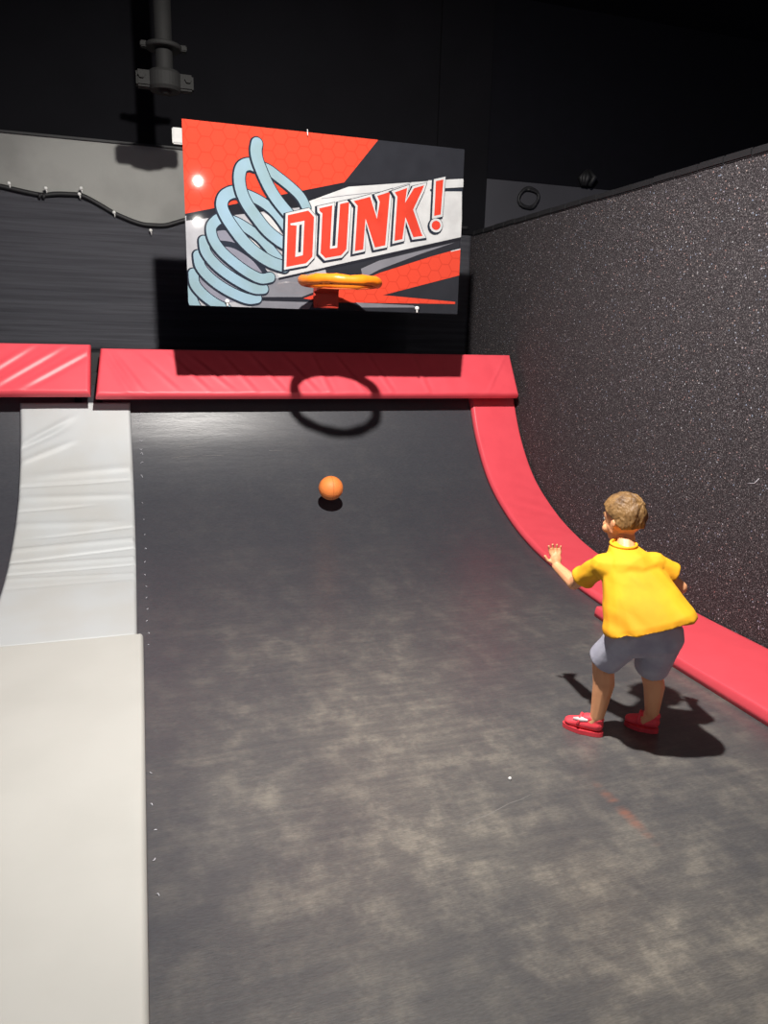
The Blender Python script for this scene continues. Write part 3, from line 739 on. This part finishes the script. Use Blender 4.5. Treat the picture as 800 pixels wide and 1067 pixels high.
# right hand, slightly curled
pl = J['Rw']; pd = V((.62, .60, -.50)).normalized(); ps = pd.cross(V((0, 0, 1))).normalized(); pn = pd.cross(ps).normalized()
palm = pl+pd*.032
groups += [ell(palm, (ps*.026, pn*.012, pd*.032)), cap(pl, .018, palm, .014)]
for k, (o_, L) in enumerate(((-.020, .030), (-.0068, .034), (.0068, .032), (.020, .026))):
    groups += finger(palm+pd*.022+ps*o_, [(pd+ps*o_*5, L*.55), (pd+pn*.5, L*.45), (pd+pn*1.1, L*.35)], .0068)
groups += finger(palm-pd*.014-ps*.018, [(pd*.6-ps*.9, .022), (pd-ps*.3+pn*.2, .022)], .0078)
blob('body', groups, .0034, M['skin'], boy, smooth=3)
# eyes, mouth
for s in (-1, 1):
    bm = bmesh.new()
    c = hd(.0595, s*.027, .000); bmesh.ops.create_uvsphere(bm, u_segments=16, v_segments=10, radius=.011)
    for v in bm.verts: v.co = v.co+c
    e = finish('eye', bm, M['eye_white'], boy, smooth=True)
    bm = bmesh.new(); bmesh.ops.create_uvsphere(bm, u_segments=12, v_segments=8, radius=.006)
    for v in bm.verts: v.co = v.co+hd(.0665, s*.027, .000)
    i_ = finish('iris', bm, M['iris'], None, smooth=True); i_.parent = e
    bm = bmesh.new(); add_tube(bm, [hd(.073, s*.014, .020), hd(.069, s*.028, .024), hd(.059, s*.044, .020)], .0022, 6)
    finish('eyebrow', bm, M['hair'], boy, smooth=True)
bm = bmesh.new(); add_tube(bm, [hd(.072, -.017, -.053), hd(.080, 0, -.055), hd(.072, .017, -.053)], [.002, .004, .002], 8); finish('mouth', bm, M['lip'], boy, smooth=True)
# hair: a cap over crown, back and sides that stops at the hairline
bm = bmesh.new(); bmesh.ops.create_icosphere(bm, subdivisions=6, radius=1)
for v in bm.verts:
    s, f, u = v.co.x, v.co.y, v.co.z
    line = .40 if f > .62 else (-.05 if f > .1 else -.58)          # lowest height of hair for this heading
    if .1 < f <= .62: line = -.05+(.45)*(f-.1)/.52
    if -.35 < f <= .1: line = -.58+.53*(f+.35)/.45
    k = max(0, min(1, (u-line)/.14+.3)); k = k*k*(3-2*k)
    side = abs(s)
    st = noise.noise(V((s*9, f*4, u*4)))*.003+noise.noise(V((s*26, f*9, u*9)))*.0022
    a = math.atan2(s-.0, u+.2); swirl = .0025*math.sin(7*math.atan2(s-.1, u-.55)+5*math.hypot(s-.1, u-.55)) if f < -.2 else 0
    t_ = -.014+k*(.022+st+swirl+.004*max(0, min(1, u*1.5)))
    v.co = hd(-.008, 0, .012)+hs*s*(.070+t_)+hf*f*(.085+t_)+hu*(u*(.085+t_))
finish('hair', bm, M['hair'], boy, smooth=True)
# shirt
def shirt_disp(p):
    a = (p-T1).dot(tx); bl = max(0, min(1, (.74-p.z)/.10))
    return .008*bl*math.sin((p.z+.75*a)*62+2.5*noise.noise(V((p.x*7, p.y*7, p.z*7))))*max(0, noise.noise(V((a*7+3, p.z*7, 2)))+.35)+.0035*noise.noise(V((p.x*9, p.y*9, p.z*16)))+.0035*math.sin((p.z*40+(p.x-1.8)*-34)+4*noise.noise(p*5))*max(0, min(1, (.70-p.z)/.12))
hemc = V((1.803, 2.215, .575)); hx = V((.150, -.062, .052)); hy = V((.030, .098, -.012))
midc = V((1.806, 2.315, .67))
sh_g = [sph(J['Ls'], .050)+sph(J['Rs'], .050)+ell(T1+V((0, 0, -.01)), (tx*.120, ty*.080, V((0, 0, .085)))),
        disc(J['neck']+V((0, .01, .022)), (V((.044, -.018, 0)), V((.016, .040, .006))))+sph(J['Ls']+V((.035, -.01, .012)), .036)+sph(J['Rs']+V((-.035, .01, .010)), .036),
        disc(J['neck']+V((0, .008, .018)), (V((.052, -.021, 0)), V((.019, .050, .006))))+ell(T1+V((0, -.004, 0)), (tx*.112, ty*.088, V((0, 0, .090)))),
        ell(T1, (tx*.118, ty*.080, V((0, 0, .075))))+disc(hemc, (hx, hy))+disc(hemc+V((0, -.006, -.026)), (hx*1.03, hy*1.03))]
def sleeve(a, b, k, r0, r1, flare=0):
    e = a.lerp(b, k); d = (b-a).normalized(); u, v = frame_of(d)
    return [sph(a, r0*.92)+disc(e, (u*r1, v*r1)), disc(e-d*.03, (u*r1*.97, v*r1*.97))+disc(e, (u*(r1+flare), v*(r1+flare)))]
sh_g += sleeve(J['Ls'], J['Le'], .66, .050, .048, .006)+sleeve(J['Rs'], J['Re']+V((0, 0, .03)), .66, .050, .050, .004)
blob('shirt', sh_g, .0045, M['shirt'], boy, smooth=9, disp=shirt_disp)
shirt = [o for o in boy.children if o.name.startswith('shirt')][0]
bm = bmesh.new(); add_tube(bm, disc(J['neck']+V((0, .012, .024)), (V((.046, -.019, 0)), V((.017, .042, .006))), 32), .006, 8, closed=True)
cl = finish('collar', bm, M['shirt'], None, smooth=True); cl.parent = shirt
# shorts
def cone(a, ra, b, rb, sq=1):
    d = (b-a).normalized(); u, v = frame_of(d); return sph(a, ra)+disc(b, (u*rb, v*rb))
Lkn = J['Lh'].lerp(J['Lk'], .86)+V((-.008, 0, .0)); Rkn = J['Rh'].lerp(J['Rk'], .92)
blob('shorts', [sph(J['Lh'], .078)+sph(J['Rh'], .082)+disc(V((1.805, 2.235, .575)), (tx*.112, ty*.082)), cone(J['Lh'], .078, Lkn, .066), cone(J['Rh'], .080, Rkn, .070)], .0045, M['shorts'], boy, smooth=4,
     disp=lambda p: .004*noise.noise(V((p.x*14, p.y*14, p.z*10))))
# pale side patch at the left leg opening of the shorts
sd = (J['Lk']-J['Lh']).normalized()
# shoes
def shoe(heel, toe, label=None, white=False):
    heel, toe = V(heel), V(toe); d = (toe-heel).normalized(); s = d.cross(V((0, 0, 1))).normalized(); up = V((0, 0, 1)); L = (toe-heel).length
    P = lambda f, r, u: heel+d*f*L+s*r+up*u*1.22
    up_g = [ell(P(.12, 0, .040), (s*.028, d*.026, up*.030))+ell(P(.45, 0, .036), (s*.032, d*.03, up*.026)),
            ell(P(.45, 0, .036), (s*.032, d*.03, up*.028))+ell(P(.84, .002, .028), (s*.031, d*.028, up*.018)),
            ell(P(.10, 0, .062), (s*.027, d*.024, up*.020))+ell(P(.42, 0, .058), (s*.026, d*.020, up*.014))]
    o = blob('shoe', up_g, .0035, M['shoe'], boy, smooth=4)
    pts = []
    for k in range(28):
        a = 2*math.pi*k/28; f = .5+.56*math.cos(a); wd = (.030 if f < .45 else .035)*math.sin(a)*(1-.1*math.cos(a)); pts.append((f, wd))
    bm = bmesh.new(); lo = [bm.verts.new(P(f, w_, .001)) for f, w_ in pts]; hi = [bm.verts.new(P(f, w_*1.03, .017)) for f, w_ in pts]
    for k in range(28): bm.faces.new((lo[k], lo[(k+1) % 28], hi[(k+1) % 28], hi[k]))
    bm.faces.new(lo[::-1]); bm.faces.new(hi)
    so = finish('sole', bm, M['sole'], None); so.parent = o; so.location = (0, 0, 0)
    # strap across the instep
    bm = bmesh.new(); add_tube(bm, [P(.60, -.032, .030), P(.56, -.020, .056), P(.55, 0, .066), P(.56, .020, .056), P(.60, .032, .030)], .0065, 8)
    st = finish('strap', bm, M['shoe'], None, smooth=True); st.parent = o
    if white:
        bm = bmesh.new()
        c = P(.60, -.0305, .037)
        add_tube(bm, [P(.34, -.022, .056), P(.52, -.020, .052), P(.74, -.017, .046)], [.006, .011, .006], 8)
        wp = finish('side_patch', bm, M['shoe_white'], None, smooth=True); wp.parent = o
    return o
shoe((1.750, 2.368, 0), (1.648, 2.484, 0), white=True)
shoe((1.995, 2.328, 0), (1.912, 2.424, 0))

# ------------------------------------------------------------------ lamps on the ceiling
for i, (loc, e, tgt, cone_, colr) in enumerate(LAMPS):
    L = V(loc); d = (V(tgt)-L).normalized(); u, v = frame_of(d)
    lab = ['black ceiling spotlight just before the hoop end of the court', 'black ceiling spotlight behind the photographer', 'black ceiling spotlight farthest back in the row'][i]
    t = thing('ceiling_spotlight', (loc[0], loc[1], 4.6), lab, 'lamp', 'spotlights in a row on the ceiling')
    bm = bmesh.new(); add_tube(bm, [L-d*.20, L-d*.19, L-d*.03, L-d*.0], [.05, .09, .10, .11], 24); finish('housing', bm, M['lamp_body'], t, smooth=False)
    bm = bmesh.new(); add_tube(bm, [(loc[0], loc[1], 4.6), L-d*.17], .02, 10); finish('stem', bm, M['lamp_body'], t)
    bm = bmesh.new(); add_tube(bm, [L+d*.002, L+d*.010], [.085, .080] if i == 0 else [.042, .040], 24); finish('diffuser', bm, M['lamp_glow'], t)
    ld = bpy.data.lights.new('spot', 'SPOT'); ld.energy = e; ld.color = colr; ld.spot_size = math.radians(cone_); ld.spot_blend = .8 if i == 0 else .55; ld.shadow_soft_size = .055 if i == 0 else .035
    lo = bpy.data.objects.new('spot', ld); C.objects.link(lo); lo.location = L+d*.03-V((loc[0], loc[1], 4.6)); lo.rotation_euler = d.to_track_quat('-Z', 'Y').to_euler(); lo.parent = t
